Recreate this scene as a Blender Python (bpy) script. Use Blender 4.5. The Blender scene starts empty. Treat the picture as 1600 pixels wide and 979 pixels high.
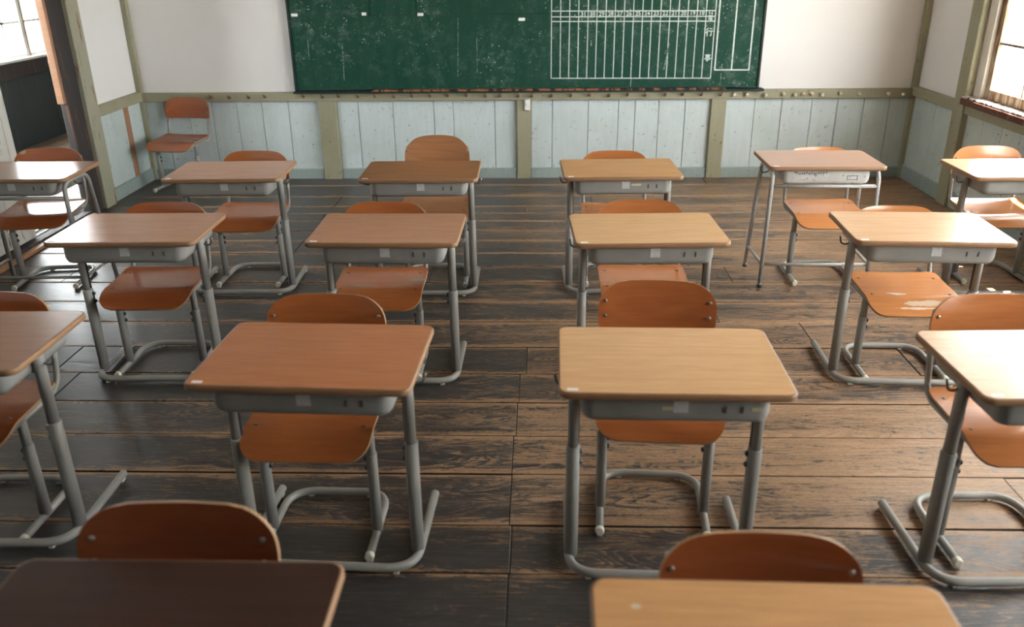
import bpy, bmesh, math, random
from mathutils import Vector, Matrix
random.seed(7)
SC = bpy.context.scene
COL = SC.collection
R = math.radians

# ------------------------------------------------------------------ camera
PITCH, ROLL, YAW, CAMZ, FPX = R(23.078), R(-0.6396), R(-1.8461), 1.6698, 1302.93
cam = bpy.data.cameras.new('camera'); camo = bpy.data.objects.new('camera', cam); COL.objects.link(camo)
right = Vector((math.cos(YAW), -math.sin(YAW), 0)); fwd0 = Vector((math.sin(YAW), math.cos(YAW), 0)); up = Vector((0, 0, 1))
fwd = fwd0*math.cos(PITCH) - up*math.sin(PITCH); upc = fwd0*math.sin(PITCH) + up*math.cos(PITCH)
cx = right*math.cos(ROLL) + upc*math.sin(ROLL); cy = upc*math.cos(ROLL) - right*math.sin(ROLL); cz = -fwd
camo.matrix_world = Matrix(((cx.x, cy.x, cz.x, 0), (cx.y, cy.y, cz.y, 0), (cx.z, cy.z, cz.z, CAMZ), (0, 0, 0, 1)))
cam.sensor_width = 36; cam.lens = 36*FPX/1600; cam.clip_start = 0.05; cam.clip_end = 200
cam.dof.use_dof = True; cam.dof.focus_distance = 4.1; cam.dof.aperture_fstop = 2.3
SC.camera = camo

# ------------------------------------------------------------------ light
world = bpy.data.worlds.new('world'); SC.world = world; world.use_nodes = True
bg = world.node_tree.nodes['Background']; bg.inputs[0].default_value = (0.96, 0.975, 1.0, 1); bg.inputs[1].default_value = 9.0
sun = bpy.data.lights.new('sun', 'SUN'); sun.energy = 38; sun.angle = R(0.6); sun.color = (1, 0.93, 0.82)
suno = bpy.data.objects.new('sun', sun); COL.objects.link(suno)
SUN_EL, SUN_AZ = R(61), R(8)       # from the window side, a little from behind the board wall
sd = Vector((math.cos(SUN_EL)*math.cos(SUN_AZ), math.cos(SUN_EL)*math.sin(SUN_AZ), math.sin(SUN_EL)))
suno.rotation_euler = sd.to_track_quat('Z', 'Y').to_euler()
def portal(x, y0, y1, z0, z1, facing):      # sampling guide for the sky seen through a window opening, gives no light of its own
    a = bpy.data.lights.new('window_portal', 'AREA'); a.shape = 'RECTANGLE'; a.size = z1-z0; a.size_y = y1-y0; a.cycles.is_portal = True
    o = bpy.data.objects.new('window_portal', a); COL.objects.link(o); o.location = (x, (y0+y1)/2, (z0+z1)/2)
    o.rotation_euler = (0, R(90)*facing, 0)
for y0, y1 in ((4.02, 5.88), (2.02, 3.88), (.42, 1.88)): portal(3.115, y0, y1, .77, 2.30, 1)
portal(-5.14, 2.6, 11.5, .82, 2.66, -1)
VS = SC.view_settings
VS.view_transform = 'Standard'; VS.look = 'None'; VS.gamma = 1; VS.use_curve_mapping = False; VS.exposure = 1.6
SC.cycles.use_denoising = True
SC.cycles.max_bounces = 10; SC.cycles.diffuse_bounces = 6; SC.cycles.transparent_max_bounces = 12
SC.cycles.caustics_reflective = False; SC.cycles.caustics_refractive = False
SC.cycles.sample_clamp_indirect = 8

# room measures
XL, XR, YB, YF, ZC = -3.208, 2.969, 6.788, -2.6, 2.95

# ------------------------------------------------------------------ materials
class NT:
    def __init__(s, name):
        s.m = bpy.data.materials.new(name); s.m.use_nodes = True
        s.t = s.m.node_tree; s.n = s.t.nodes; s.l = s.t.links
        s.b = s.n['Principled BSDF']; s.out = s.n['Material Output']
    def node(s, typ, ins=None, **kw):
        n = s.n.new(typ)
        for k, v in kw.items(): setattr(n, k, v)
        for k, v in (ins or {}).items(): s.put(n.inputs[k], v)
        return n
    def put(s, sock, v):
        if isinstance(v, bpy.types.NodeSocket): s.l.new(v, sock)
        elif isinstance(v, (tuple, list)) and len(v) == 3 and sock.type == 'RGBA': sock.default_value = (*v, 1)
        else: sock.default_value = v
    def coord(s, kind='Object', rand=True, scale=(1, 1, 1)):
        v = s.node('ShaderNodeTexCoord').outputs[kind]
        if rand:
            r = s.node('ShaderNodeObjectInfo').outputs['Random']
            o = s.node('ShaderNodeMath', {0: r, 1: 91.7}, operation='MULTIPLY').outputs[0]
            v = s.node('ShaderNodeVectorMath', {0: v, 1: o}, operation='ADD').outputs[0]
        return s.node('ShaderNodeVectorMath', {0: v, 1: scale}, operation='MULTIPLY').outputs[0]
    def noise(s, v, scale=5, detail=5, rough=.55, dist=0):
        return s.node('ShaderNodeTexNoise', {'Vector': v, 'Scale': scale, 'Detail': detail, 'Roughness': rough, 'Distortion': dist}).outputs[0]
    def ramp(s, f, stops, interp='LINEAR'):
        n = s.node('ShaderNodeValToRGB', {0: f}); e = n.color_ramp.elements; n.color_ramp.interpolation = interp
        while len(e) < len(stops): e.new(.5)
        for el, (p, c) in zip(e, stops):
            el.position = p; el.color = (*c, 1) if isinstance(c, tuple) else (c, c, c, 1)
        return n.outputs[0]
    def mix(s, f, a, b, mode='MIX'):
        n = s.node('ShaderNodeMix', data_type='RGBA', blend_type=mode)
        s.put(n.inputs[0], f); s.put(n.inputs[6], a); s.put(n.inputs[7], b)
        return n.outputs[2]
    def math(s, op, a, b=0.0):
        return s.node('ShaderNodeMath', {0: a, 1: b}, operation=op).outputs[0]
    def bump(s, h, strength=.2, dist=.002):
        n = s.node('ShaderNodeBump', {'Height': h, 'Strength': strength, 'Distance': dist}); s.l.new(n.outputs[0], s.b.inputs['Normal'])
    def fin(s, color=None, rough=None, spec=None, metal=None, coat=None):
        for k, v in (('Base Color', color), ('Roughness', rough), ('Specular IOR Level', spec), ('Metallic', metal), ('Coat Weight', coat)):
            if v is not None: s.put(s.b.inputs[k], v)
        return s.m

def flat(name, c, rough=.5, metal=0, spec=.5):
    return NT(name).fin(c, rough, spec, metal)

def painted(name, c, rough=.4, speck=.25, wear=(.10, .09, .08), amt=.66):
    t = NT(name); v = t.coord()
    a = t.noise(v, 9, 4); b = t.noise(v, 55, 4, .7)
    col = t.mix(t.ramp(a, [(.3, 0.0), (.75, 1.0)]), tuple(x*.86 for x in c), tuple(min(1, x*1.08) for x in c))
    col = t.mix(t.math('MULTIPLY', t.ramp(b, [(amt, 0.0), (amt+.06, 1.0)]), speck), col, wear)
    return t.fin(col, t.math('ADD', t.math('MULTIPLY', a, .25), rough-.12))

def laminate(name, c, rough=.3, figure=.5, coat=.0, bands=7, wear=(), spec=.5):
    """veneer / ply face: grain along local x"""
    t = NT(name)
    v = t.coord(scale=(.55, 7, 7)); w = t.coord(scale=(2.5, 34, 34))
    d = t.noise(v, bands*.35, 2, .45, .5)
    wav = t.math('PINGPONG', t.math('MULTIPLY', d, 9.0), 1.0)
    g = t.noise(w, 3, 6, .65)
    dark = tuple(x*y for x, y in zip(c, (.76, .69, .62))); lite = tuple(min(1, x*1.10) for x in c)
    f = t.math('ADD', t.math('MULTIPLY', t.ramp(wav, [(0, .30), (1, .70)]), figure), t.math('MULTIPLY', g, 1-figure))
    col = t.mix(t.ramp(f, [(.25, 0.15), (.72, 1.0)]), dark, lite)
    big = t.noise(t.coord(scale=(3, 5, 5)), 1.5, 2)
    col = t.mix(t.math('MULTIPLY', big, .22), col, tuple(x*.7 for x in c))
    if wear:        # scuffs and chips: (centre, half extents, colour)
        raw = t.coord(rand=False); wn = t.noise(raw, 38, 5, .65); wf = t.noise(t.node('ShaderNodeVectorMath', {0: raw, 1: (60, 60, 260)}, operation='MULTIPLY').outputs[0], 1, 3)
        for ce, ex, wc in wear:
            dv = t.node('ShaderNodeVectorMath', {0: raw, 1: ce}, operation='SUBTRACT').outputs[0]
            dv = t.node('ShaderNodeVectorMath', {0: dv, 1: ex}, operation='DIVIDE').outputs[0]
            ln = t.node('ShaderNodeVectorMath', {0: dv}, operation='LENGTH').outputs['Value']
            mk = t.ramp(t.math('ADD', ln, t.math('MULTIPLY', t.math('SUBTRACT', wn, .5), 1.5)), [(.78, 1.0), (.86, 0.0)])
            col = t.mix(mk, col, t.mix(wf, tuple(x*.75 for x in wc), wc))
    return t.fin(col, rough, spec)

def ply_edge(name, c):
    t = NT(name); v = t.coord(rand=False, scale=(1, 1, 1))
    z = t.node('ShaderNodeSeparateXYZ', {0: v}).outputs[2]
    st = t.math('FRACT', t.math('MULTIPLY', z, 230))
    n = t.noise(t.coord(scale=(8, 8, 60)), 6, 4)
    col = t.mix(t.ramp(st, [(.35, 0.0), (.5, 1.0)]), tuple(x*.55 for x in c), c)
    col = t.mix(t.math('MULTIPLY', n, .45), col, tuple(x*.5 for x in c))
    return t.fin(col, .5)

def plank_mat():
    t = NT('old_floor_plank')
    o = t.coord(scale=(1, 1, 1))
    gen = t.node('ShaderNodeTexCoord').outputs['Generated']
    gy = t.node('ShaderNodeSeparateXYZ', {0: gen}).outputs[1]
    edge = t.math('ABSOLUTE', t.math('SUBTRACT', gy, .5))          # 0 centre .. .5 edge
    rnd = t.node('ShaderNodeSeparateColor', {0: t.node('ShaderNodeObjectInfo').outputs['Color']}).outputs[0]     # each plank's own wear
    fine = t.noise(t.node('ShaderNodeVectorMath', {0: o, 1: (3.0, 62, 10)}, operation='MULTIPLY').outputs[0], 2.2, 7, .68)
    cath = t.noise(t.node('ShaderNodeVectorMath', {0: o, 1: (.9, 5.5, 3)}, operation='MULTIPLY').outputs[0], 1.5, 2.5, .45, .6)
    ring = t.math('FRACT', t.math('MULTIPLY', cath, 24))
    ringm = t.ramp(ring, [(0, 0.0), (.55, .55), (.85, 1.0), (1, 0.05)])
    patch = t.noise(t.node('ShaderNodeVectorMath', {0: o, 1: (1.3, 4.5, 2)}, operation='MULTIPLY').outputs[0], 1.7, 6, .62, .4)
    blot = t.noise(t.node('ShaderNodeVectorMath', {0: o, 1: (7, 16, 8)}, operation='MULTIPLY').outputs[0], 1.6, 6, .7)
    spk = t.noise(t.node('ShaderNodeVectorMath', {0: o, 1: (60, 140, 60)}, operation='MULTIPLY').outputs[0], 1.2, 3, .6)
    # worn boards: bare wood showing through a nearly black finish
    e2 = t.ramp(edge, [(.34, 0.0), (.44, .25), (.49, .50)])
    wear = t.math('ADD', t.math('ADD', t.math('MULTIPLY', patch, .50), t.math('MULTIPLY', blot, .22)), t.math('ADD', t.math('MULTIPLY', e2, .52), t.math('MULTIPLY', rnd, .30)))
    wpos = t.node('ShaderNodeNewGeometry').outputs['Position']
    traffic = t.noise(t.node('ShaderNodeVectorMath', {0: wpos, 1: (.55, .45, 1)}, operation='MULTIPLY').outputs[0], 1.0, 2, .5)
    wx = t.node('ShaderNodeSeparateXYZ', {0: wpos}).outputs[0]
    wear = t.math('ADD', wear, t.math('MULTIPLY', t.math('SUBTRACT', traffic, .45), .35))
    wyy = t.node('ShaderNodeSeparateXYZ', {0: wpos}).outputs[1]
    wear = t.math('ADD', wear, t.node('ShaderNodeMapRange', {0: wyy, 1: 1.7, 2: 2.5, 3: -.09, 4: .0}).outputs[0])   # less bare wood toward the near end
    wear = t.math('ADD', wear, t.node('ShaderNodeMapRange', {0: wx, 1: -1.6, 2: 1.8, 3: -.10, 4: .125}).outputs[0])   # aisle wear, plus window brightness painted in as barer boards toward the windows
    wear = t.math('ADD', wear, t.math('MULTIPLY', t.math('SUBTRACT', ringm, .5), .24))
    wear = t.math('ADD', wear, t.math('MULTIPLY', t.math('ADD', t.math('SUBTRACT', fine, .5), t.math('MULTIPLY', t.math('SUBTRACT', spk, .5), .75)), .62))
    bare = t.mix(fine, (.23, .115, .052), (.62, .385, .21))
    bare = t.mix(t.math('MULTIPLY', ringm, .55), bare, (.13, .060, .026))
    bare = t.mix(t.math('MULTIPLY', rnd, .35), bare, (.30, .225, .155))
    darkc = t.mix(blot, (.013, .013, .014), (.055, .049, .045))
    darkc = t.mix(t.ramp(fine, [(.45, 0.0), (.7, .5)]), darkc, (.095, .085, .078))
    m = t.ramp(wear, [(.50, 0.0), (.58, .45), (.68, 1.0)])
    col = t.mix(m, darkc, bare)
    col = t.mix(t.ramp(spk, [(.60, 0.0), (.68, .65)]), col, (.03, .028, .027))
    h = t.math('ADD', t.math('MULTIPLY', fine, .7), t.math('MULTIPLY', ringm, .3))
    t.bump(h, .35, .0022)
    rough = t.math('ADD', .30, t.math('MULTIPLY', t.math('ADD', t.math('MULTIPLY', m, .55), t.math('MULTIPLY', fine, .45)), .32))
    return t.fin(col, rough, .5)

def board_paint(name, c, dirt=(.08, .085, .075), amt=.5):
    t = NT(name); o = t.coord()
    v = t.node('ShaderNodeVectorMath', {0: o, 1: (14, 14, 1.6)}, operation='MULTIPLY').outputs[0]
    gr = t.noise(v, 3, 6, .65)
    big = t.noise(o, 3.2, 4, .6)
    sp = t.noise(o, 34, 3, .6)
    sm = t.noise(t.node('ShaderNodeVectorMath', {0: o, 1: (3, 3, 2)}, operation='MULTIPLY').outputs[0], 5, 5, .7, .8)
    col = t.mix(t.ramp(gr, [(.3, 0.0), (.7, 1.0)]), tuple(x*.93 for x in c), tuple(min(1, x*1.03) for x in c))
    col = t.mix(t.math('MULTIPLY', t.ramp(big, [(.45, 0.0), (.72, 1.0)]), .35), col, tuple(x*y for x, y in zip(c, (.66, .68, .58))))
    col = t.mix(t.math('MULTIPLY', t.ramp(sp, [(.655, 0.0), (.69, 1.0)]), amt), col, dirt)
    col = t.mix(t.math('MULTIPLY', t.ramp(sm, [(.66, 0.0), (.78, 1.0)]), amt*.55), col, dirt)
    t.bump(gr, .15, .002)
    return t.fin(col, .55, .4)

def plaster(name, c):
    t = NT(name); o = t.coord(rand=False)
    a = t.noise(o, 1.1, 5, .6); b = t.noise(o, 60, 3)
    col = t.mix(t.ramp(a, [(.35, 0.0), (.7, 1.0)]), tuple(x*.95 for x in c), c)
    t.bump(b, .08, .001)
    return t.fin(col, .75, .3)

def peeling(name, paint, wood, bal=.5):
    t = NT(name); o = t.coord()
    v = t.node('ShaderNodeVectorMath', {0: o, 1: (9, 9, 1.4)}, operation='MULTIPLY').outputs[0]
    a = t.noise(v, 2.2, 7, .7, .4); g = t.noise(v, 9, 6, .7)
    wd = t.mix(g, tuple(x*.35 for x in wood), wood)
    col = t.mix(t.ramp(a, [(bal-.03, 0.0), (bal+.03, 1.0)]), paint, wd)
    col = t.mix(t.math('MULTIPLY', t.ramp(g, [(.6, 0.0), (.75, 1.0)]), .6), col, (.03, .028, .026))
    t.bump(t.math('ADD', a, g), .4, .004)
    return t.fin(col, .65, .35)

def chalkboard(name):
    t = NT(name); o = t.coord(rand=False)
    big = t.noise(o, 1.0, 4, .6)
    dst = t.noise(t.node('ShaderNodeVectorMath', {0: o, 1: (5, 5, 1.2)}, operation='MULTIPLY').outputs[0], 2.2, 5, .7)
    msk = t.noise(o, 2.1, 4, .6)
    vor = t.node('ShaderNodeTexVoronoi', {'Vector': o, 'Scale': 42.0, 'Randomness': 1.0}).outputs['Distance']
    spots = t.math('MULTIPLY', t.ramp(vor, [(.10, 1.0), (.22, 0.0)]), t.ramp(t.noise(o, 26, 3, .6), [(.46, 0.0), (.58, 1.0)]))
    spots = t.math('MULTIPLY', spots, t.ramp(msk, [(.43, .10), (.60, 1.0)]))
    smear = t.math('MULTIPLY', t.ramp(t.noise(o, 11, 6, .75), [(.50, 0.0), (.70, 1.0)]), t.ramp(msk, [(.42, .0), (.62, .7)]))
    col = t.mix(big, (.006, .045, .030), (.014, .070, .042))
    col = t.mix(t.math('MULTIPLY', t.ramp(dst, [(.45, 0.0), (.8, 1.0)]), .12), col, (.14, .20, .17))
    col = t.mix(t.math('MULTIPLY', smear, .42), col, (.42, .50, .45))
    col = t.mix(t.math('MULTIPLY', spots, .95), col, (.55, .62, .57))
    return t.fin(col, .6, .18)

def pane_mat(name, k=.16):
    t = NT(name); o = t.coord()
    tr = t.node('ShaderNodeBsdfTransparent', {0: (.93, .95, .95)})
    tl = t.node('ShaderNodeBsdfTranslucent', {0: (.9, .9, .9)})
    gl = t.node('ShaderNodeBsdfGlossy', {'Roughness': .05})
    n = t.noise(t.node('ShaderNodeVectorMath', {0: o, 1: (5, 5, 3)}, operation='MULTIPLY').outputs[0], 2.4, 6, .7, .6)
    f = t.math('MULTIPLY', t.ramp(n, [(.4, .4), (.62, 1.0)]), k)
    m1 = t.node('ShaderNodeMixShader', {0: f, 1: tr.outputs[0], 2: tl.outputs[0]})
    fr = t.math('ADD', .03, t.math('MULTIPLY', .5, t.math('POWER', t.node('ShaderNodeLayerWeight', {0: .5}).outputs['Facing'], 5.0)))
    m2 = t.node('ShaderNodeMixShader', {0: fr, 1: m1.outputs[0], 2: gl.outputs[0]})
    t.l.new(m2.outputs[0], t.out.inputs[0])
    return t.m

def fine_print(name):       # tiny illegible print on a pale sticker
    t = NT(name); n = t.noise(t.coord(scale=(1, 1, 1)), 420, 2, .5)
    return t.fin(t.mix(t.ramp(n, [(.45, 0.0), (.55, .7)]), (.62, .63, .63), (.32, .33, .33)), .6)

M = dict(
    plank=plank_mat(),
    sub=flat('floor_void', (.012, .011, .010), .9),
    floorplain=NT('floor_rest').fin((.07, .055, .045), .45),
    plaster=plaster('white_plaster', (.84, .83, .82)),
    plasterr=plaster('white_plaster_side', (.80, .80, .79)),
    board=board_paint('blue_grey_wainscot', (.57, .65, .66)),
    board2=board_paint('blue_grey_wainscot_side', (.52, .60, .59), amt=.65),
    base=board_paint('baseboard_paint', (.31, .375, .36)),
    olive=board_paint('olive_trim', (.33, .315, .215), dirt=(.07, .045, .03), amt=.6),
    olivep=peeling('olive_peeling', (.34, .335, .25), (.33, .16, .08), .60),
    darkwood=peeling('dark_jamb_wood', (.040, .036, .036), (.16, .085, .055), .58),
    rawwood=laminate('raw_wood_strip', (.38, .20, .11), .5, .4),
    leaf=peeling('weathered_white_door', (.55, .54, .49), (.20, .16, .12), .60),
    corrboard=board_paint('dark_corridor_board', (.030, .040, .042), dirt=(.01, .01, .01), amt=.4),
    corrrail=peeling('corridor_rail', (.035, .028, .026), (.15, .07, .05), .60),
    sashwhite=peeling('sash_white', (.70, .70, .67), (.30, .18, .10), .66),
    sash=peeling('sash_bare', (.42, .34, .24), (.30, .16, .08), .52),
    sill=peeling('sill_peeling', (.60, .58, .54), (.10, .045, .03), .50),
    nosing=peeling('sill_nosing_rust', (.12, .045, .028), (.55, .50, .45), .60),
    jamb=peeling('jamb_white', (.74, .70, .64), (.30, .22, .14), .70),
    pane=pane_mat('window_pane', .26), pane2=pane_mat('corridor_pane', .12),
    ceil=laminate('ceiling_boards', (.36, .32, .27), .6, .3),
    chalkboard=chalkboard('green_chalkboard'),
    boardedge=flat('board_edge', (.006, .020, .016), .6),
    wornwood=peeling('worn_ledge', (.012, .014, .013), (.42, .17, .075), .50),
    chalk=painted('chalk_paint', (.66, .74, .70), .8, .5, (.03, .10, .07), .56),
    chalkf=painted('faint_chalk', (.30, .38, .34), .8, .9, (.02, .075, .048), .47),
    white=flat('white_plastic', (.80, .79, .75), .5),
    grey=painted('grey_enamel', (.31, .305, .28), .42, .35, (.16, .13, .11), .68),
    greyw=painted('worn_steel', (.42, .42, .40), .38, .8, (.14, .12, .10), .60),
    tray=painted('grey_tray', (.28, .275, .255), .40, .25, (.55, .55, .5), .70),
    trayw=painted('scuffed_tray', (.52, .52, .49), .45, .8, (.20, .19, .17), .58),
    dark=flat('dark_slot', (.012, .012, .012), .6),
    slot=flat('punched_slot', (.07, .068, .062), .6),
    bolt=flat('bolt_steel', (.10, .10, .10), .35, .8),
    rivet=flat('rivet_steel', (.38, .36, .33), .3, 1),
    cap=flat('cream_cap', (.66, .65, .55), .5),
    wire=flat('hook_wire', (.20, .20, .19), .35, .7),
    rust=painted('rusty_peg', (.17, .085, .05), .6, .6),
    brass=painted('pale_peg', (.66, .58, .46), .45, .4),
    sticker=fine_print('grey_sticker'),
    paper=flat('white_paper', (.85, .84, .82), .6),
    yellow=painted('old_tape', (.55, .50, .30), .6, .5),
    ink=flat('ink', (.03, .03, .03), .7),
    ground=painted('gravel_ground', (.42, .40, .36), .9, .5),
    sunblock=flat('sunblock_wood', (.20, .15, .11), .8),
    debris=flat('floor_debris', (.72, .70, .66), .7),
)
def chairwood(c, wear=()): return laminate('chair_ply', c, .16, .35, .25, 5, wear, .75)

# ------------------------------------------------------------------ mesh helpers
class MB:
    def __init__(s): s.v = []; s.f = []; s.m = []; s.s = []
    def add(s, vs, fs, mat=0, smooth=False):
        o = len(s.v); s.v += [tuple(v) for v in vs]
        for f in fs: s.f.append(tuple(i+o for i in f)); s.m.append(mat); s.s.append(smooth)
    def box(s, x0, x1, y0, y1, z0, z1, mat=0):
        s.add([(x0, y0, z0), (x1, y0, z0), (x1, y1, z0), (x0, y1, z0), (x0, y0, z1), (x1, y0, z1), (x1, y1, z1), (x0, y1, z1)],
              [(0, 3, 2, 1), (4, 5, 6, 7), (0, 1, 5, 4), (1, 2, 6, 5), (2, 3, 7, 6), (3, 0, 4, 7)], mat)
    def loops(s, loops, mat=0, smooth=True, cap0=True, cap1=True, capmat=None, skip=None):
        n = len(loops[0]); o = len(s.v)
        for lp in loops: s.v += [tuple(p) for p in lp]
        for k in range(len(loops)-1):
            for i in range(n):
                j = (i+1) % n
                q = (o+k*n+i, o+k*n+j, o+(k+1)*n+j, o+(k+1)*n+i)
                if skip and skip([s.v[t] for t in q]): continue
                s.f.append(q); s.m.append(mat); s.s.append(smooth)
        cm = mat if capmat is None else capmat
        if cap0: s.f.append(tuple(o+i for i in reversed(range(n)))); s.m.append(cm); s.s.append(False)
        if cap1: s.f.append(tuple(o+(len(loops)-1)*n+i for i in range(n))); s.m.append(cm); s.s.append(False)
    def tube(s, pts, r, fillet=0, n=10, mat=0, arc=6):
        P = [Vector(p) for p in pts]; path = [P[0]]
        for i in range(1, len(P)-1):
            a, b, c = P[i-1], P[i], P[i+1]
            fl = fillet[i-1] if isinstance(fillet, (list, tuple)) else fillet
            d1 = (a-b); d2 = (c-b)
            cut = min(fl, d1.length*.48, d2.length*.48)
            if cut < 1e-5: path.append(b); continue
            p0 = b+d1.normalized()*cut; p2 = b+d2.normalized()*cut
            for k in range(arc+1):
                t = k/arc; path.append(p0*(1-t)**2+b*2*t*(1-t)*.92+p2*t*t + b*0 + (p0+p2)*.5*2*t*(1-t)*.08)
        path.append(P[-1])
        t0 = (path[1]-path[0]).normalized()
        u = t0.orthogonal().normalized(); lps = []
        for i, p in enumerate(path):
            if i == 0: tn = t0
            elif i == len(path)-1: tn = (path[-1]-path[-2]).normalized()
            else: tn = ((path[i+1]-p).normalized()+(p-path[i-1]).normalized()).normalized()
            u = (u - tn*u.dot(tn)).normalized(); w = tn.cross(u)
            lps.append([p+u*(r*math.cos(2*math.pi*k/n))+w*(r*math.sin(2*math.pi*k/n)) for k in range(n)])
        s.loops(lps, mat)
    def oval(s, x, y, z0, z1, rx, ry, n=16, mat=0):
        mk = lambda z, k: [(x+rx*k*math.cos(2*math.pi*i/n), y+ry*k*math.sin(2*math.pi*i/n), z) for i in range(n)]
        s.loops([mk(z0, 1), mk(z1-.002, 1), mk(z1, .92)], mat)
    def build(s, name, mats, parent=None, loc=None):
        me = bpy.data.meshes.new(name); me.from_pydata(s.v, [], s.f)
        for m in (mats if isinstance(mats, (list, tuple)) else [mats]): me.materials.append(m)
        me.polygons.foreach_set('material_index', s.m); me.polygons.foreach_set('use_smooth', s.s); me.update()
        return link(name, me, parent, loc)
def link(name, data, parent=None, loc=None):
    o = bpy.data.objects.new(name, data); COL.objects.link(o)
    if parent: o.parent = parent
    if loc: o.location = loc
    return o
def empty(name, loc=(0, 0, 0), rz=0, label=None, cat=None, group=None):
    o = link(name, None, None, loc); o.rotation_euler = (0, 0, R(rz)); o.empty_display_size = .1
    if label: tag(o, label, cat, group)
    return o
def tag(o, label, cat, group=None):
    o['label'] = label; o['category'] = cat
    if group: o['group'] = group
    return o
def structure(o): o['kind'] = 'structure'; return o
def block(name, x0, x1, y0, y1, z0, z1, mat, parent=None, bev=0.0):
    """a box whose origin is its own centre, edges eased"""
    c = ((x0+x1)/2, (y0+y1)/2, (z0+z1)/2); hx, hy, hz = (x1-x0)/2, (y1-y0)/2, (z1-z0)/2
    m = MB(); m.box(-hx, hx, -hy, hy, -hz, hz)
    me = bpy.data.meshes.new(name); me.from_pydata(m.v, [], m.f)
    if bev:
        bm = bmesh.new(); bm.from_mesh(me)
        bmesh.ops.bevel(bm, geom=list(bm.edges), offset=bev, segments=1, affect='EDGES'); bm.to_mesh(me); bm.free()
    me.materials.append(mat); me.update()
    return link(name, me, parent, c)
def rrect(hx, hy, r, z, n=6, cx=0, cy=0):
    out = []
    for sx, sy, a0 in ((1, 1, 0), (-1, 1, 90), (-1, -1, 180), (1, -1, 270)):
        for k in range(n+1):
            a = R(a0+90*k/n); out.append((cx+sx*(hx-r)+r*math.cos(a), cy+sy*(hy-r)+r*math.sin(a), z))
    return out
def panel(name, hw, prof, half, thick, mats, parent, nx=14, ny=None):
    """curved ply sheet: rows prof[k]=(pos Vector(y,z), normal Vector(y,z), halfwidth), bowed by half(x01)->offset along normal"""
    m = MB(); nr = len(prof); rows = []
    for sgn in (1, 0):
        vs = []
        for (p, nrm, w) in prof:
            for i in range(nx+1):
                t = -1+2*i/nx; x = t*w
                off = half(x/hw) + (thick if sgn else 0)
                vs.append((x, p[0]+nrm[0]*off, p[1]+nrm[1]*off))
        rows.append(vs)
    n1 = nx+1
    fs = [(k*n1+i, k*n1+i+1, (k+1)*n1+i+1, (k+1)*n1+i) for k in range(nr-1) for i in range(nx)]
    o2 = nr*n1
    vs = rows[0]+rows[1]
    m.add(vs, fs + [tuple(o2+i for i in reversed(f)) for f in fs], 0, True)
    ring = [i for i in range(n1)] + [k*n1+nx for k in range(1, nr)] + [(nr-1)*n1+i for i in range(nx-1, -1, -1)] + [k*n1 for k in range(nr-2, 0, -1)]
    vv = [vs[i] for i in ring]+[vs[o2+i] for i in ring]; L = len(ring)
    m.add(vv, [(i, i+L, (i+1) % L+L, (i+1) % L) for i in range(L)], 1, True)
    o = m.build(name, mats, parent)
    return o

# ------------------------------------------------------------------ floor
fl = MB(); fl.box(XL-.05, XR+.05, YF, YB+.02, -.12, -.03)
floor = structure(fl.build('floor', M['sub']))
rows = [.55, .82, 1.09, 1.36, 1.63, 1.8, 1.963, 2.19, 2.478, 2.734, 2.992, 3.247, 3.517, 3.812, 4.08, 4.36, 4.62, 4.865, 5.12, 5.33, 5.55, 5.74, 5.92, 6.06, 6.21, 6.37, 6.54, 6.70, 6.79]
rows = [.55, .82, 1.12, 1.42, 1.70, 1.963, 2.19, 2.478, 2.734, 2.992, 3.247, 3.517, 3.812, 4.08, 4.36, 4.62, 4.865, 5.12, 5.33, 5.55, 5.74, 5.92, 6.20, 6.54, 6.79]
rr = random.Random(3)
for k in range(len(rows)-1):
    y0, y1 = rows[k], rows[k+1]
    if 1.5 < y0 < 3.0: js = [-.08+rr.uniform(-.008, .008)]
    elif abs(y0-3.247) < .01: js = [-.045]
    else: js = [rr.choice([-.08, -1.0, .9, 1.35, -.6, .45, -1.5])+rr.uniform(-.02, .02)]
    js = [js[0]-1.95, js[0], js[0]+1.9] if k % 2 else [js[0]-2.1, js[0], js[0]+1.7]
    xs = [XL] + [x for x in js if XL+.4 < x < XR-.4] + [XR]
    for a, b in zip(xs[:-1], xs[1:]):
        dz = rr.uniform(-.0025, .001)
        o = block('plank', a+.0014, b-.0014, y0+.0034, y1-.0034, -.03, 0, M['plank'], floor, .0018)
        mid = (a+b)/2; wv = rr.uniform(.30, .62)
        for r0, lo, hi in ((1.963, .30, .38), (2.19, .50, .72), (2.478, .52, .70), (2.734, .58, .76), (2.992, .28, .46), (3.247, .26, .5), (3.517, .38, .55)):
            if abs(y0-r0) < .01: wv = lo if mid < -.05 else hi
        if y0 < 1.9: wv = rr.uniform(.2, .35)
        o.color = (wv, wv, wv, 1)
        o.data.materials.append(M['sub'])          # grimy joint faces
        for p in o.data.polygons:
            if p.normal.z < .3: p.material_index = 1
        o.location.z = -.015+dz
block('floor_rest', XL, XR, YF, .549, -.03, 0, M['floorplain'], floor)

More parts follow.
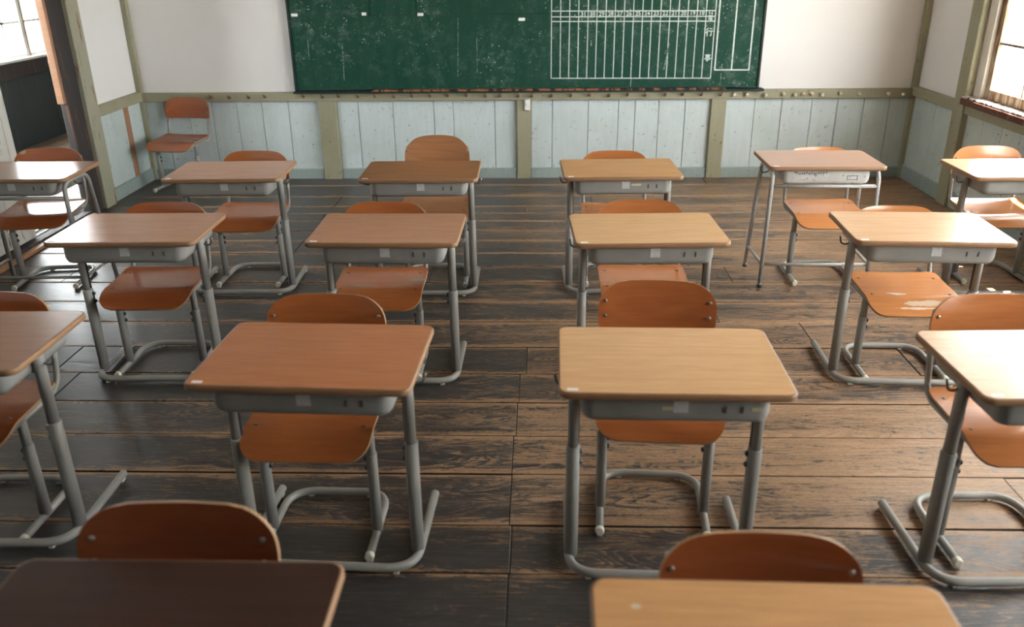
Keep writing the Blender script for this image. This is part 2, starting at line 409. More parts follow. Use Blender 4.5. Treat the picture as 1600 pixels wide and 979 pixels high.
# ------------------------------------------------------------------ back wall (the blackboard wall)
wb = MB(); wb.box(XL-.1, XR+.12, YB, YB+.12, 0, ZC)
wall_back = structure(wb.build('wall_back', M['plaster']))
bx = [XL, -3.012, -2.818, -2.624, -2.421, -2.217, -2.003, -1.755, None, -1.608, -1.437, -1.158, -.828, -.673, -.339, -.161, None, -.047, .122, .408, .648, .78, .968, 1.176, 1.377, None, 1.495, 1.723, 1.935, 2.171, 2.372, 2.578, 2.778, XR]
br = random.Random(5)
for a, b in zip(bx[:-1], bx[1:]):
    if a is None or b is None: continue
    d = br.uniform(.010, .015)
    block('board', a+.0025, b-.0025, YB-d, YB+.004, .07, .645, M['board'], wall_back, .002)
for a, b in ((-1.755, -1.608), (-.161, -.047), (1.377, 1.495)):
    block('post', a, b, YB-.045, YB, 0, .64, M['olive'], wall_back, .004)
rail = structure(block('trim_1', XL+.03, XR-.03, YB-.052, YB, .633, .703, M['olive'], None, .004))
xb = [XL, -1.755, -1.608, -.161, -.047, 1.377, 1.495, XR]
bb = structure(empty('baseboard_back'))
for a, b in zip(xb[0::2], xb[1::2]): block('base_strip', a, b, YB-.03, YB, 0, .085, M['base'], bb, .004)
# corner strips
structure(block('trim_2', XL, XL+.045, YB-.045, YB, 0, ZC, M['olive'], None, .004))
structure(block('trim_3', XR-.045, XR, YB-.045, YB, 0, ZC, M['olive'], None, .004))
# pegs on the rail
def dome_mesh(name, r, h, mat, n=10):
    m = MB(); lp = lambda k, z: [(r*k*math.cos(2*math.pi*i/n), z, r*k*math.sin(2*math.pi*i/n)) for i in range(n)]
    m.loops([lp(1, 0), lp(1, -h*.35), lp(.8, -h*.75), lp(.35, -h)], 0)
    me = bpy.data.meshes.new(name); me.from_pydata(m.v, [], m.f); me.polygons.foreach_set('use_smooth', m.s); me.materials.append(mat); me.update(); return me
def hook_mesh():
    m = MB(); m.tube([(0, 0, 0), (0, -.03, -.002), (0, -.036, .022)], .006, .012, 8)
    m.loops([[(.012*math.cos(2*math.pi*i/8), y, .012*math.sin(2*math.pi*i/8)) for i in range(8)] for y in (.0, -.006)], 0)
    me = bpy.data.meshes.new('coat_peg'); me.from_pydata(m.v, [], m.f); me.polygons.foreach_set('use_smooth', m.s); me.materials.append(M['rust']); me.update(); return me
hk = hook_mesh(); kn = dome_mesh('coat_peg', .016, .034, M['brass'])
rc = rail.location
for x in (-2.599, -2.454, -2.299, -2.17, -1.86, -1.706, -1.578, -1.424, -1.29, -1.137, -.993, -.85, -.708, -.56, -.407, -.29, -.148, -.041, .116, .268, .414, .566, .712, .848, 1.009, 1.145, 1.29, 1.441, 1.541, 1.641, 1.786, 1.926, 2.016, 2.08, 2.145, 2.225, 2.364, 2.513, 2.737, 2.851):
    light = x > 1.5 or x in (2.08,)
    link('coat_peg', kn if light else hk, rail, (x-rc.x, YB-.052-rc.y, .668-rc.z+br.uniform(-.004, .004)))

# ------------------------------------------------------------------ left wall with the open doorway
DY0, DY1 = 4.02, 5.66           # sliding-door bay
wl = MB()
wl.box(XL-.12, XL, 5.87, YB, 0, ZC); wl.box(XL-.12, XL, YF, DY0-.9, 0, ZC); wl.box(XL-.12, XL, DY0-.9, 5.87, 1.95, ZC)
wall_left = structure(wl.build('wall_left', M['plasterr']))
for a, b in ((6.03, 6.245), (6.245, 6.46), (6.52, 6.745)):
    block('board', XL-.002, XL+.012, a+.0015, b-.0015, .08, .65, M['board2'], wall_left, .002)
block('batten', XL, XL+.02, 6.455, 6.525, .09, .64, M['rawwood'], wall_left, .003)
y = YF
while y < DY0-1.0:
    block('board', XL-.002, XL+.012, y+.0015, min(y+.21, DY0-.9)-.0015, .08, .65, M['board2'], wall_left, .002); y += .21
structure(block('trim_4', XL-.01, XL+.045, 6.03, YB-.045, .64, .715, M['olive'], None, .004))
structure(block('trim_5', XL-.01, XL+.045, YF, DY0-.9, .64, .715, M['olive'], None, .004))
structure(block('baseboard_left', XL, XL+.028, 6.03, YB-.045, 0, .10, M['base'], None, .004))
structure(block('trim_6', XL-.10, XL+.05, 5.875, 6.03, 0, ZC, M['olivep'], None, .006))           # olive door post
structure(block('trim_7', XL-.035, XL+.02, 5.69, 5.875, 0, ZC, M['darkwood'], None, .006))         # dark jamb
structure(block('trim_8', XL-.035, XL+.012, 5.655, 5.69, .79, ZC, M['rawwood'], None, .003))       # bare stop strip
thr = structure(empty('trim_9', (XL, 4.9, 0)))
block('sill_board', -.14, .03, -1.8, .79, 0, .035, M['darkwood'], thr, .004)
block('sill_edge', .03, .075, -1.8, .79, 0, .022, M['rawwood'], thr, .003)
for dx in (-.05, -.11): block('track_rail', dx-.006, dx+.006, -1.8, .78, .035, .042, M['greyw'], thr)
# sliding door leaf, weathered white boards
leaf = structure(empty('door_1', (XL-.045, 4.3, .042)))
for i in range(5):
    a = -.37+i*.2285
    block('leaf_board', -.012, .012, -.37+i*.2285+.001, -.37+(i+1)*.2285-.001, .10, .98, M['leaf'], leaf, .003)
block('bottom_rail', -.018, .018, -.37, .772, 0, .10, M['leaf'], leaf, .004)
block('lock_rail', -.018, .018, -.37, .772, .98, 1.10, M['leaf'], leaf, .004)
for a, b in ((-.42, -.37), (.705, .772)): block('stile', -.02, .02, a, b, 0, 1.9, M['leaf'], leaf, .004)
block('top_rail', -.018, .018, -.37, .705, 1.82, 1.9, M['leaf'], leaf, .004)
for i in range(5): block('leaf_board', -.012, .012, -.37+i*.215+.001, -.37+(i+1)*.215-.001, 1.10, 1.82, M['leaf'], leaf, .003)
lm = MB()                         # stencilled box on the foot of the door
for a, b, c, d in ((.44, .745, .185, .189), (.44, .745, .085, .089), (.44, .444, .085, .189), (.741, .745, .085, .189)): lm.box(.0125, .0135, a, b, c, d)
for i in range(5): lm.box(.0125, .0135, .49+i*.045, .515+i*.045, .128+.006*(i % 2), .134+.006*(i % 2)); lm.box(.0125, .0135, .50+i*.045, .505+i*.045, .115, .15)
lm.build('stencil_mark', M['ink'], leaf)
lf2 = structure(empty('door_2', (XL-.09, 3.5, .042)))
for i in range(4): block('leaf_board', -.012, .012, -.4+i*.22+.001, -.4+(i+1)*.22-.001, 0, 1.9, M['leaf'], lf2, .003)

# corridor beyond the doorway
CX, C0, C1 = -5.03, 2.6, 12.0
cf = structure(empty('floor_corridor', (0, 0, 0)))
for i in range(12):
    a = CX+i*(XL-.12-CX)/12; b = CX+(i+1)*(XL-.12-CX)/12
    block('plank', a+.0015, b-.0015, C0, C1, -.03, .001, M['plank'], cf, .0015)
cw = MB(); cw.box(CX-.1, CX, C0, C1, 0, .66); cw.box(CX-.1, CX, C0, C1, 2.655, ZC); cw.box(CX-.1, XL-.12, C1, C1+.1, 0, ZC); cw.box(CX-.1, XL-.12, C0-.1, C0, 0, ZC)
cw.box(XL-.12, XL-.1, YB+.12, C1, 0, ZC)
wall_corr = structure(cw.build('wall_corridor', M['corrboard']))
y = C0
while y < C1-.01:
    block('board', CX, CX+.014, y+.002, min(y+.255, C1)-.002, .0, .66, M['corrboard'], wall_corr, .002); y += .255
structure(block('trim_10', CX-.1, CX+.04, C0, C1, .655, .80, M['corrrail'], None, .005))
structure(block('trim_11', CX-.02, CX+.05, C0, C1, .80, .825, M['sashwhite'], None, .004))
wn = 1; yy = 8.50
starts = [yy-.92*k for k in range(-3, 7)]
for k, ye in enumerate(starts):
    ys = ye-.92
    if ys < C0-.3 or ye > C1: continue
    w = structure(empty('window_%d' % (k+11), (CX-.03, ys, .825)))
    for a, b in ((0, .035), (.87, .92)): block('stile', -.015, .02, a, b, 0, 1.83, M['sashwhite'] if a else M['rawwood'], w, .003)
    block('rail_low', -.015, .015, .035, .87, 0, .03, M['sashwhite'], w, .003); block('rail_top', -.015, .015, .035, .87, 1.785, 1.83, M['sashwhite'], w, .003)
    for i in range(3):
        for j in range(6):
            p = block('pane', -.002, .002, .035+i*.278, .035+(i+1)*.278, .03+j*.2925, .03+(j+1)*.2925, M['pane2'], w)
    for i in (1, 2): block('muntin', -.009, .009, .035+i*.278-.013, .035+i*.278+.013, .03, 1.785, M['sashwhite'], w)
    for j in range(1, 6): block('muntin', -.009, .009, .035, .87, .03+j*.2925-.012, .03+j*.2925+.012, M['sashwhite'], w)

# ------------------------------------------------------------------ right wall with windows
ZS, ZH = .775, 2.30
opens = [(4.02, 5.88), (2.02, 3.88), (.42, 1.88)]
wr = MB(); wr.box(XR, XR+.14, YF, YB+.12, 0, ZS-.03); wr.box(XR, XR+.14, YF, YB+.12, ZH, ZC); wr.box(XR, XR+.14, 5.88, YB+.12, ZS-.03, ZH)
for (a, b), (c, d) in zip(opens[:-1], opens[1:]): wr.box(XR, XR+.14, d, a, ZS-.03, ZH)
wr.box(XR, XR+.14, YF, opens[-1][0], ZS-.03, ZH)
wall_right = structure(wr.build('wall_right', M['plasterr']))
for a, b in ((6.03, 6.37), (6.37, 6.745)): block('board', XR-.012, XR+.002, a+.0015, b-.0015, .09, .66, M['board2'], wall_right, .002)
ys = [5.89, 5.66, 5.418, 5.2, 4.97, 4.73, 4.51, 4.27, 4.02]
y = 4.02
while y > YF+.2: y -= .235; ys.append(y)
for b, a in zip(ys[:-1], ys[1:]): block('board', XR-.012, XR+.002, a+.0015, b-.0015, .09, .66, M['board2'], wall_right, .002)
block('vent_panel', XR-.022, XR-.008, 4.86, 5.10, .17, .27, M['nosing'], wall_right, .003)
structure(block('trim_12', XR-.045, XR, 6.03, YB-.045, .65, .722, M['olive'], None, .004))
structure(block('trim_13', XR-.045, XR, YF, 5.885, .655, .735, M['olive'], None, .004))
structure(block('trim_14', XR-.055, XR+.02, 5.885, 6.03, 0, ZC, M['olive'], None, .005))
structure(block('baseboard_right', XR-.03, XR, YF, YB-.045, 0, .11, M['base'], None, .004))
for n, (a, b) in enumerate(opens):
    w = structure(empty('window_%d' % (n+1), (XR, a, 0)))
    L = b-a
    block('sill', -.075, .13, -.03, L+.01, ZS-.032, ZS, M['sill'], w, .004)
    block('sill_nosing', -.085, -.06, -.03, L+.01, ZS-.055, ZS-.012, M['nosing'], w, .005)
    for p, q in ((0, .03), (L-.10, L-.0)): block('jamb', -.01, .12, p, q, ZS, ZH, M['jamb'], w, .004)
    block('head', -.01, .12, .0, L, ZH-.05, ZH, M['jamb'], w, .004)
    span = L-.13; sw = span/2
    for sidx in range(2):
        s0 = .03+sidx*sw; x0 = .03 if sidx else .075
        sash = empty('sash', (x0, s0, ZS)); sash.parent = w
        for p, q in ((0, .055), (sw-.06, sw)): block('stile', -.018, .018, p, q, 0, ZH-ZS-.05, M['sash'], sash, .003)
        block('bottom_rail', -.018, .018, .055, sw-.06, 0, .065, M['sash'], sash, .003)
        block('top_rail', -.018, .018, .055, sw-.06, ZH-ZS-.1, ZH-ZS-.05, M['sash'], sash, .003)
        pw = (sw-.115)/2; ph = (ZH-ZS-.1-.065)/4.7; zt = .065
        j = 0
        while zt < ZH-ZS-.1-.02:
            z1 = min(zt+ph, ZH-ZS-.1)
            for i in range(2): block('pane', -.002, .002, .055+i*pw, .055+(i+1)*pw, zt, z1, M['pane'], sash)
            if z1 < ZH-ZS-.12: block('muntin', -.010, .010, .055, sw-.06, z1-.008, z1+.008, M['sash'], sash)
            zt = z1
        block('muntin', -.010, .010, .055+pw-.008, .055+pw+.008, .065, ZH-ZS-.1, M['sash'], sash)

# other walls, ceiling, added sun-blocking overhang, ground outside
structure(block('wall_front', XL-.1, XR+.1, YF-.12, YF, 0, ZC, M['darkwood']))
structure(block('ceiling', CX-.2, XR+.14, YF-.12, C1+.1, ZC, ZC+.1, M['ceil']))
structure(block('sun_block_overhang', XR+.1, XR+.86, YF-1, YB+1.5, 2.56, 2.62, M['sunblock']))  # unseen overhang, added to keep the sun off the inner floor
structure(block('ground', -60, 60, -60, 60, -.5, -.45, M['ground']))

# ------------------------------------------------------------------ blackboard
BXL, BXR, BZ0, BZ1, BY = -1.905, 1.715, .722, 1.92, YB-.05
bd = empty('blackboard', (0, BY, 0), 0, 'large dark green chalkboard with a painted month calendar grid on its right half', 'blackboard')
seams = [(BXL, BXR, BZ0, 1.276), (BXL, -1.283, 1.279, BZ1), (-1.280, -.925, 1.279, BZ1), (-.922, BXR, 1.279, BZ1)]
for a, b, c, d in seams:
    m = MB(); m.box(a+.001, b-.001, .0, .03, c+.001, d-.001); m.build('writing_panel', M['chalkboard'], bd)
m = MB(); m.box(BXL, BXR, .008, .045, BZ0, BZ1); m.build('backing', M['boardedge'], bd)
for a, b in ((BXL-.014, BXL), (BXR, BXR+.014)):
    m = MB(); m.box(a, b, -.012, .045, BZ0, BZ1); m.build('side_frame', M['boardedge'], bd)
block('chalk_ledge', BXL-.02, BXR+.05, -.045, .045, BZ0-.024, BZ0-.006, M['boardedge'], bd, .003)
block('ledge_wear', BXL+.6, BXR-.25, -.0465, -.0, BZ0-.012, BZ0+.004, M['wornwood'], bd, .002)
def strip(m, x0, z0, x1, z1, w):
    dx, dz = x1-x0, z1-z0; l = math.hypot(dx, dz); px, pz = -dz/l*w/2, dx/l*w/2
    m.add([(x0-px, -.0012, z0-pz), (x1-px, -.0012, z1-pz), (x1+px, -.0012, z1+pz), (x0+px, -.0012, z0+pz)], [(0, 1, 2, 3)] if False else [(3, 2, 1, 0)])
    m.add([(x0-px, .001, z0-pz), (x1-px, .001, z1-pz), (x1+px, .001, z1+pz), (x0+px, .001, z0+pz)], [(0, 1, 2, 3)])
gx = [.110, .1795, .2465, .3165, .387, .4545, .523, .593, .6625, .731, .800, .869, .937, 1.006, 1.073, 1.143, 1.211, 1.2805, 1.350]
for x in gx:
    m = MB(); strip(m, x, .797, x+br.uniform(-.002, .002), 1.86, .0065); m.build('grid_line', M['chalk'], bd)
for z, x1 in ((1.292, 1.35), (1.251, 1.35), (1.217, 1.35), (.797, 1.352), (1.86, 1.352)):
    m = MB(); strip(m, .107, z+.003, x1, z-.004, .0070); m.build('grid_line', M['chalk'], bd)
for p in ((1.378, .855, 1.378, 1.86), (1.507, .855, 1.507, 1.86), (1.641, .855, 1.641, 1.86), (1.375, .855, 1.645, .853), (1.375, 1.86, 1.645, 1.86)):
    m = MB(); strip(m, *p, .010); m.build('box_line', M['chalk'], bd)
def text_mesh(txt, size):
    cu = bpy.data.curves.new('t', 'FONT'); cu.body = txt; cu.size = size; cu.align_x = 'CENTER'; cu.align_y = 'CENTER'; cu.resolution_u = 2; cu.offset = size*.018
    o = bpy.data.objects.new('t', cu); COL.objects.link(o)
    dg = bpy.context.evaluated_depsgraph_get(); dg.update()
    me = bpy.data.meshes.new_from_object(o.evaluated_get(dg)); bpy.data.objects.remove(o)
    me.materials.clear(); me.materials.append(M['chalk']); return me
nx = [.352, .42, .49, .559, .627, .697, .766, .834, .903, .971, 1.04, 1.109, 1.177, 1.246]
for x, n in zip(nx, range(31, 17, -1)):
    o = link('numeral', text_mesh(str(n), .043), bd, (x, -.002, 1.271)); o.rotation_euler = (R(90), 0, 0)
# 日 曜 行 事 as brush strokes on a unit square
GL = {'nichi': [(.2, .05, .2, .95), (.8, .05, .8, .95), (.2, .95, .8, .95), (.2, .5, .8, .5), (.2, .06, .8, .06)],
      'you': [(.05, .15, .05, .85), (.3, .15, .3, .85), (.05, .85, .3, .85), (.05, .5, .3, .5), (.05, .15, .3, .15), (.4, .95, .62, .95), (.62, .95, .62, .7), (.4, .82, .6, .82), (.4, .7, .62, .7),
              (.72, .95, .96, .95), (.96, .95, .96, .7), (.72, .82, .95, .82), (.72, .7, .96, .7), (.5, .6, .42, .38), (.47, .5, .47, .05), (.47, .5, .95, .5), (.47, .36, .92, .36), (.47, .22, .92, .22), (.47, .07, .96, .07), (.70, .6, .70, .07)],
      'gyou': [(.36, .98, .08, .74), (.40, .72, .04, .42), (.24, .56, .24, .02), (.5, .9, .92, .9), (.44, .62, .98, .62), (.74, .62, .74, .06), (.74, .06, .6, .12)],
      'koto': [(.1, .88, .9, .88), (.5, 1, .5, .04), (.5, .04, .36, .1), (.25, .78, .75, .78), (.25, .66, .75, .66), (.25, .78, .25, .66), (.75, .78, .75, .66), (.2, .52, .8, .52), (.8, .52, .8, .24), (.04, .39, .96, .39), (.2, .25, .8, .25)]}
for key, cxx, czz, s in (('nichi', 1.314, 1.270, .038), ('you', 1.315, 1.234, .032), ('gyou', 1.314, 1.134, .060), ('koto', 1.316, .945, .056)):
    m = MB()
    for a, b, c, d in GL[key]: strip(m, cxx+(a-.5)*s, czz+(b-.5)*s, cxx+(c-.5)*s, czz+(d-.5)*s, s*.11)
    m.build('painted_character', M['chalk'], bd)
for (x0, z0, x1, z1, w) in ((-1.513, 1.07, -1.521, .797, .006), (-1.779, 1.10, -1.784, .955, .005), (-.605, 1.25, -.622, .82, .004), (-.465, 1.12, -.468, .84, .004), (1.01, 1.03, .985, .86, .008), (.418, 1.08, .416, 1.04, .012), (.733, .79, .733, .73, .007), (1.43, .90, 1.43, .74, .004)):
    m = MB(); strip(m, x0, z0, x1, z1, w); m.build('chalk_scratch', M['chalkf'], bd)
for x, z, w in ((-1.863, 1.284, .05), (-1.325, 1.287, .035), (-.892, 1.280, .045), (-.118, 1.238, .05)):
    block('paper_tab', x-w/2, x+w/2, -.004, .0, z-.011, z+.011, M['paper'], bd, .001)
# small white box on the middle post
sb = tag(empty('wall_switch', (-.077, YB-.046, .555)), 'small white switch box screwed to the middle olive post under the board', 'switch')
block('body', -.022, .022, -.022, .0, 0, .085, M['white'], sb, .004); block('button', -.010, .010, -.027, -.022, .035, .062, M['paper'], sb, .002)

# ------------------------------------------------------------------ desks
EDGE = ply_edge('ply_edge', (.40, .22, .11)); EDGE2 = ply_edge('ply_edge_chair', (.55, .33, .17))
TH, TW, TD = .663, .30, .207
def tabletop(root, topmat, edge=EDGE, flaw=None):
    m = MB(); r = .028; z0, z1 = TH-.021, TH
    m.loops([rrect(TW-.004, TD-.004, r, z0), rrect(TW, TD, r, z0+.004), rrect(TW, TD, r, z1-.004), rrect(TW-.0015, TD-.0015, r, z1-.0012), rrect(TW-.005, TD-.005, r, z1)], 0, True, True, True, 1)
    m.m[-2] = 0
    t = m.build('tabletop', [edge, topmat], root)
    block('name_sticker', -TW+.022, -TW+.050, -TD+.014, -TD+.026, TH, TH+.0006, M['paper'], t)
    return t
def tray(root, mat, stick=True, hw=.243, marks=2, tape=False, sx=.012):
    m = MB(); r = .035; cyy = .0; hy = .182
    L = [rrect(hw, hy, r, TH-.022, 6, 0, cyy), rrect(hw, hy, r, .590, 6, 0, cyy), rrect(hw-.003, hy-.002, r, .578, 6, 0, cyy), rrect(hw-.010, hy-.006, r-.006, .570, 6, 0, cyy), rrect(hw-.022, hy-.016, r-.014, .565, 6, 0, cyy)]
    m.loops(L[::-1], 0, True, True, False, skip=lambda q: all(p[1] > .180 for p in q) and max(p[2] for p in q) > .595)
    t = m.build('tray', mat, root)
    yf = -hy
    if stick:
        block('sticker', sx-.019, sx+.019, yf-.0012, yf, .598, .634, M['sticker'], t)
        for x in (.125, .168)[:marks]: block('slot', x-.0022, x+.0022, yf-.0025, yf+.002, .599, .618, M['slot'], t)
    if tape == 2:
        for a, b in ((-.035, -.008), (.192, .218)): block('paper_scrap', a, b, yf-.001, yf, .604, .614, M['yellow'], t)
    elif tape: block('tape_scrap', .04, .088, yf-.001, yf, .612, .622, M['yellow'], t)
    return t
def hook(root, s, y=.03):
    m = MB(); m.tube([(s*.240, y-.04, .618), (s*.268, y-.055, .592), (s*.302, y-.065, .594), (s*.310, y-.065, .628)], .0036, .018, 7); m.build('bag_hook', M['wire'], root)
def desk(x, y, rz, topmat, label, tape=False, top=.40):
    root = empty('school_desk', (x, y, 0), rz, label, 'desk', 'single school desks set out in rows')
    tabletop(root, topmat); tray(root, M['tray'], tape=tape)
    for s in (-1, 1):
        m = MB(); m.oval(s*.255, -.026, top-.03, TH-.022, .0155, .021); lg = m.build('leg', M['grey'], root)
        m = MB(); m.oval(s*.255, -.026, .022, top, .0195, .0255); m.build('leg_sleeve', M['grey'], root)
        block('adjust_slot', s*.2405-.002, s*.2405+.002, -.032, -.020, top+.005, .564, M['dark'], lg)
        for zz in (top-.02, top-.055):
            d = link('bolt', BOLT, root, (s*.2355, -.026, zz)); d.rotation_euler = (0, 0, R(90) if s < 0 else R(-90))
        hook(root, s)
    m = MB(); zb = .0195; m.tube([(-.262, .265, zb), (-.262, -.115, zb), (.262, -.115, zb), (.262, .265, zb)], .0135, .085, 12, 0, 8); m.build('base_tube', M['grey'], root)
    for px, py in ((-.262, .245), (.262, .245), (-.205, -.108), (.205, -.108)): block('foot_pad', px-.009, px+.009, py-.012, py+.012, 0, .009, M['cap'], root, .002)
    return root
BOLT = dome_mesh('bolt', .009, .008, M['bolt'], 8); RIV = dome_mesh('rivet', .0062, .0035, M['rivet'], 8); HOLE = dome_mesh('rivet', .0058, .0018, M['bolt'], 8)
def old_desk(x, y, rz, topmat, label, metal, traymat, scribble=False):
    root = empty('school_desk', (x, y, 0), rz, label, 'desk', 'single school desks set out in rows')
    tabletop(root, topmat); t = tray(root, traymat, stick=not scribble, hw=.228)
    for s in (-1, 1):
        m = MB(); m.tube([(s*.287, -.196, .0), (s*.272, -.165, .630), (s*.272, .085, .630), (s*.298, .132, .0)], .0115, .055, 10, 0, 7); m.build('side_frame', metal, root)
        m = MB(); m.tube([(s*.285, -.19, .125), (s*.294, .122, .125)], .0085, 0, 8); m.build('side_stretcher', metal, root); hook(root, s)
        for yy in (-.196, .132):
            mm = MB(); mm.loops([[(s*(.287 if yy < 0 else .298)+.0135*math.cos(2*math.pi*i/10), yy+.0135*math.sin(2*math.pi*i/10), z) for i in range(10)] for z in (0, .022)]); mm.build('foot_cap', M['wire'], root)
    m = MB(); m.tube([(-.276, -.168, .553), (.276, -.168, .553)], .0095, 0, 8); m.build('front_bar', metal, root)
    m = MB(); m.tube([(-.284, -.178, .122), (.284, -.178, .122)], .009, 0, 8); m.build('front_stretcher', metal, root)
    if scribble:
        yf = -.182
        m = MB()
        for a, b, c, d in ((.105, .158, .590, .592), (.105, .158, .611, .613), (.105, .107, .590, .613), (.156, .158, .590, .613)): m.box(a, b, yf-.0015, yf, c, d)
        m.build('label_frame', M['dark'], t)
        q = random.Random(2); m = MB(); xx = -.165
        for i in range(15):
            w = q.uniform(.004, .010); z = .624+q.uniform(-.005, .004)
            m.box(xx, xx+w, yf-.0012, yf, z, z+.0022); m.box(xx+w*.4, xx+w*.4+.0018, yf-.0012, yf, z-.006, z+.007); xx += w+q.uniform(.002, .006)
        m.build('ink_scribble', M['ink'], t)
        block('sticker', -.014, .010, yf-.001, yf, .604, .622, M['sticker'], t)
    return root

W = lambda n, c, r=.24, f=.30, sp=.5: laminate(n, c, r, f, .12, 7, (), sp)
light = W('desk_top_light_oak', (.68, .42, .21)); lighto = W('desk_top_honey', (.62, .34, .15)); orange = W('desk_top_orange', (.50, .20, .085), .27, .3)
pink = W('desk_top_rosy', (.52, .27, .16)); brown = W('desk_top_brown', (.33, .160, .092)); dark = W('desk_top_walnut', (.050, .021, .014), .40, .75, .3)
teak = W('desk_top_teak', (.36, .165, .075), .26, .3); pale = W('desk_top_pale', (.66, .44, .27)); greyp = W('desk_top_faded', (.40, .255, .185), .33)
desk(-.645, 1.005, 0, dark, 'dark walnut-topped school desk cut off at the lower left of the photo')
lights = laminate('desk_top_honey_scratched', (.62, .34, .15), .24, .3, 0, 7, [((-.225, .135, .663), (.011, .007, .1), (.72, .58, .44))])
desk(.39, .965, -1.2, lights, 'honey-coloured school desk in the nearest row, cut off at the bottom right of centre')
desk(-1.71, 2.17, .5, brown, 'school desk cut off by the left edge, in the second row')
desk(-.613, 2.08, -2.5, orange, 'orange-brown school desk left of centre in the second row, whole top visible')
desk(.359, 2.054, -1.1, light, 'light oak school desk right of centre in the second row, whole top visible', tape=2)
desk(1.398, 2.043, 1.5, pale, 'school desk with window glare on its top, second row at the right edge')
desk(-1.646, 3.268, 1.0, pink, 'rosy brown school desk leftmost in the third row, glare on its left half')
desk(-.604, 3.258, -.7, pink, 'rosy brown school desk second from left in the third row')
desk(.44, 3.252, 1.9, light, 'light oak school desk third from left in the third row')
desk(1.531, 3.264, -2.7, pale, 'pale school desk rightmost in the third row, washed out by window light')
old_desk(-2.705, 4.29, 1.0, brown, 'old four-legged school desk beside the open doorway, cut off at the left', M['grey'], M['tray'])
desk(-1.603, 4.28, 1.7, pink, 'rosy brown school desk in the far row, in front of the corner chair')
desk(-.598, 4.266, .7, teak, 'teak brown school desk in the far row with the tall-backed chair')
desk(.428, 4.298, 2.0, lighto, 'honey-coloured school desk in the far row, yellow tape scrap on its tray', tape=True)
old_desk(1.51, 4.495, -1.0, greyp, 'old four-legged school desk with faded top and scribbled silver tray in the far row', M['greyw'], M['trayw'], True)
desk(2.44, 4.266, 0, pale, 'sunlit school desk in the far row by the window, cut off at the right edge')

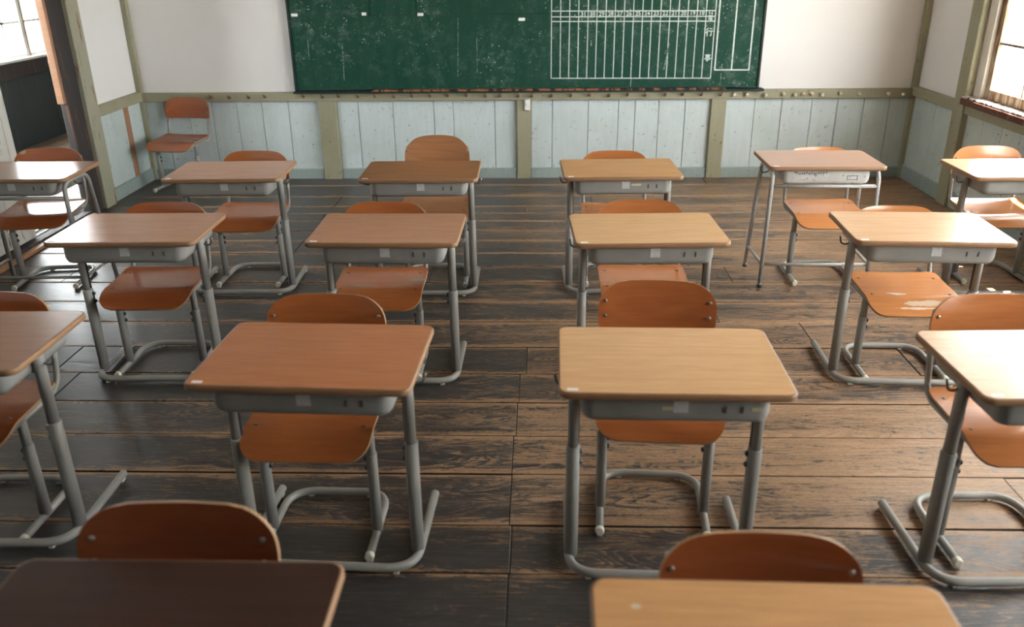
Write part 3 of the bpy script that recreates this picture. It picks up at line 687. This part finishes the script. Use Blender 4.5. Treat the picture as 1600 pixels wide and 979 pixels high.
# ------------------------------------------------------------------ chairs
def chair(x, y, rz, ztop, wood, label, bh=.165, bw=.188):
    S = .385+(ztop-.68); 
    if bh > .18: S = ztop-bh-.135
    root = empty('school_chair', (x, y, 0), rz, label, 'chair', 'school chairs pushed up to the desks')
    mats = [wood, EDGE2]
    # seat, front edge rolled down
    prof = []; hw = .190; yf, yb = -.172, .165; n = 18
    def zs(t):      # t 0 front .. 1 rear
        z = .012*math.cos((t-.15)*2.6)*-.6
        if t < .30: z -= .046*((.30-t)/.30)**1.7
        if t > .8: z += .008*((t-.8)/.2)**2
        return z
    ts = [0, .02, .05, .09, .14, .2, .25, .30, .38, .5, .62, .74, .84, .91, .955, .985, 1]
    for t in ts:
        yy = yf+(yb-yf)*t; d = (zs(min(1, t+.01))-zs(max(0, t-.01)))/((min(1, t+.01)-max(0, t-.01))*(yb-yf))
        nv = Vector((-d, 1)).normalized()
        rf = .06; rb = .03; w = hw
        if yy < yf+rf: w = hw-rf+math.sqrt(max(0, rf*rf-(yf+rf-yy)**2))
        if yy > yb-rb: w = hw-rb+math.sqrt(max(0, rb*rb-(yy-yb+rb)**2))
        prof.append(((yy, S-.010+zs(t)), nv, w))
    seat = panel('seat', hw, prof, lambda u: .006*u*u, .010, mats, root)
    for sx, t in ((-1, .32), (1, .32), (-1, .82), (1, .82)):
        r = link('rivet', HOLE, seat, (sx*.160, yf+(yb-yf)*t, S+zs(t)+.0052)); r.rotation_euler = (R(-90), 0, 0)
    # backrest
    zb, zt = ztop-bh, ztop; prof = []; 
    def yb_(t): return .207+.012*t+.014*t*t+.010*max(0, (.4-t))**2*4
    ts = [0, .015, .05, .1, .2, .32, .45, .56, .66, .75, .83, .9, .95, .98, 1]
    for t in ts:
        z = zb+(zt-zb)*t; rt = .082 if bh < .18 else .10; rb = .025; w = bw + (.003*t if bh < .18 else 0)
        cr = .012
        if z > zt-rt: w = bw-.098+.098*max(0, 1-((z-zt+rt)/rt)**2.1)**(1/2.1)
        if z < zb+rb: w = bw-rb+math.sqrt(max(0, rb*rb-(zb+rb-z)**2))
        d = (yb_(min(1, t+.01))-yb_(max(0, t-.01)))/((min(1, t+.01)-max(0, t-.01))*(zt-zb))
        nv = Vector((-1, d)).normalized()
        prof.append(((yb_(t), z), nv, max(w, .02)))
    # crown: top edge slightly domed
    prof = [((p[0], p[1]), nv, w) for p, nv, w in prof]
    back = panel('backrest', bw, prof, lambda u: -.020*(1-u*u)+.0, .0095, mats, root)
    ar = .010 if bh < .18 else .030
    for v in back.data.vertices:
        tt = max(0, (v.co.z-zb)/(zt-zb)); v.co.z -= ar*tt**2*(v.co.x/bw)**2
    for sx in (-1, 1):
        for t in (.30, .60):
            u = .167/bw
            link('rivet', RIV, back, (sx*.167, yb_(t)-.0095+.020*(1-u*u)-.0008, zb+(zt-zb)*t))
    for s in (-1, 1):
        m = MB(); m.tube([(s*.172, -.125, S-.026), (s*.174, .178, S-.026), (s*.174, .200, S+.10), (s*.168, yb_(.2)+.013, zb+.02), (s*.166, yb_(.7)+.015, zb+bh*.70)], .0098, [.055, .03, .02], 10); m.build('back_tube', M['grey'], root)
        m = MB(); m.oval(s*.166, -.03, .02, S-.115, .0165, .0215); m.build('leg_sleeve', M['grey'], root)
        m = MB(); m.oval(s*.166, -.03, S-.15, S-.018, .0130, .0180); m.build('leg', M['grey'], root)
        for zz in (S-.135, S-.165):
            d = link('bolt', BOLT, root, (s*.1495, -.03, zz)); d.rotation_euler = (0, 0, R(90) if s < 0 else R(-90))
        m = MB(); cp = lambda k, yy: [(s*.166+.0142*k*math.cos(2*math.pi*i/12), yy, .0175+.0142*k*math.sin(2*math.pi*i/12)) for i in range(12)]
        m.loops([cp(1, -.150), cp(1, -.164), cp(.75, -.167)][::-1]); m.box(s*.166-.009, s*.166+.009, -.164, -.150, 0, .008); m.build('end_cap', M['cap'], root)
        block('foot_pad', s*.10-.009, s*.10+.009, .160, .182, 0, .009, M['cap'], root, .002)
    m = MB(); m.tube([(-.166, -.155, .0175), (-.166, .171, .0175), (.166, .171, .0175), (.166, -.155, .0175)], .0125, .085, 12, 0, 8); m.build('base_tube', M['grey'], root)
    return root
cw1 = chairwood((.46, .150, .048)); cw2 = chairwood((.50, .185, .062)); cw3 = chairwood((.40, .115, .040)); cw4 = laminate('chair_ply_grained', (.42, .20, .098), .3, .6, .2); cwd = chairwood((.27, .080, .032)); cw5 = chairwood((.55, .23, .085))
cw_chip = chairwood((.40, .115, .040), [((-.165, .24, .70), (.055, .2, .028), (.50, .36, .20))])
cw_tape = chairwood((.46, .150, .048), [((-.09, -.02, .39), (.075, .012, .2), (.33, .28, .22)), ((.165, .03, .39), (.05, .016, .2), (.40, .34, .26))])
cw_scuff = chairwood((.55, .23, .085), [((-.05, -.05, .37), (.05, .013, .2), (.72, .62, .52)), ((.05, -.12, .36), (.12, .018, .2), (.68, .52, .38)), ((.0, -.145, .36), (.09, .006, .2), (.75, .62, .5))])
chair(-.695, 1.08, 0, .71, cwd, 'dark red-brown school chair behind the walnut desk at lower left', bw=.196)
chair(.416, 1.045, -1, .678, cw3, 'school chair whose top edge shows behind the honey desk at the bottom right of centre')
chair(-1.765, 2.235, 0, .69, cw3, 'school chair at the second-row desk cut off by the left edge')
chair(-.665, 2.172, -1, .71, cw1, 'orange-brown school chair at the orange-topped desk in the second row')
chair(.375, 2.29, -4, .71, cw1, 'school chair with four rivets showing, at the light oak second-row desk')
chair(1.404, 2.175, 1.5, .71, cw2, 'school chair with a glaring seat at the second-row desk on the right edge')
chair(-1.66, 3.35, 1, .683, cw3, 'school chair at the leftmost desk of the third row')
chair(-.673, 3.338, 0, .685, cw_tape, 'school chair with grey worn patches on its seat, second desk of third row')
chair(.46, 3.38, 0, .68, cw2, 'school chair at the third desk of the third row, right of centre')
chair(1.56, 3.34, -1, .66, cw_scuff, 'low school chair with scuffed bright orange seat, right end of the third row')
chair(-2.745, 4.40, 6, .71, cw_chip, 'school chair with chipped back corner beside the open doorway')
chair(-1.60, 4.44, 0, .68, cw1, 'school chair at the far-row desk in front of the corner chair')
chair(-.56, 4.43, 0, .765, cw4, 'tall-backed brown grained school chair in the far row below the board', bh=.21, bw=.182)
chair(.437, 4.45, 0, .67, cw2, 'orange school chair in the far row at the desk with tape scrap')
chair(1.58, 4.475, 0, .68, cw5, 'bright orange school chair at the old silver-trayed desk in the far row')
chair(2.51, 4.49, -2, .68, cw5, 'sunlit orange school chair by the window at the right end of the far row')
cc = chair(-2.82, 6.475, -8, .68, cw3, 'red-brown school chair standing alone in the left corner below the wall rail'); cc['group'] = 'school chairs pushed up to the desks'
del cc['group']
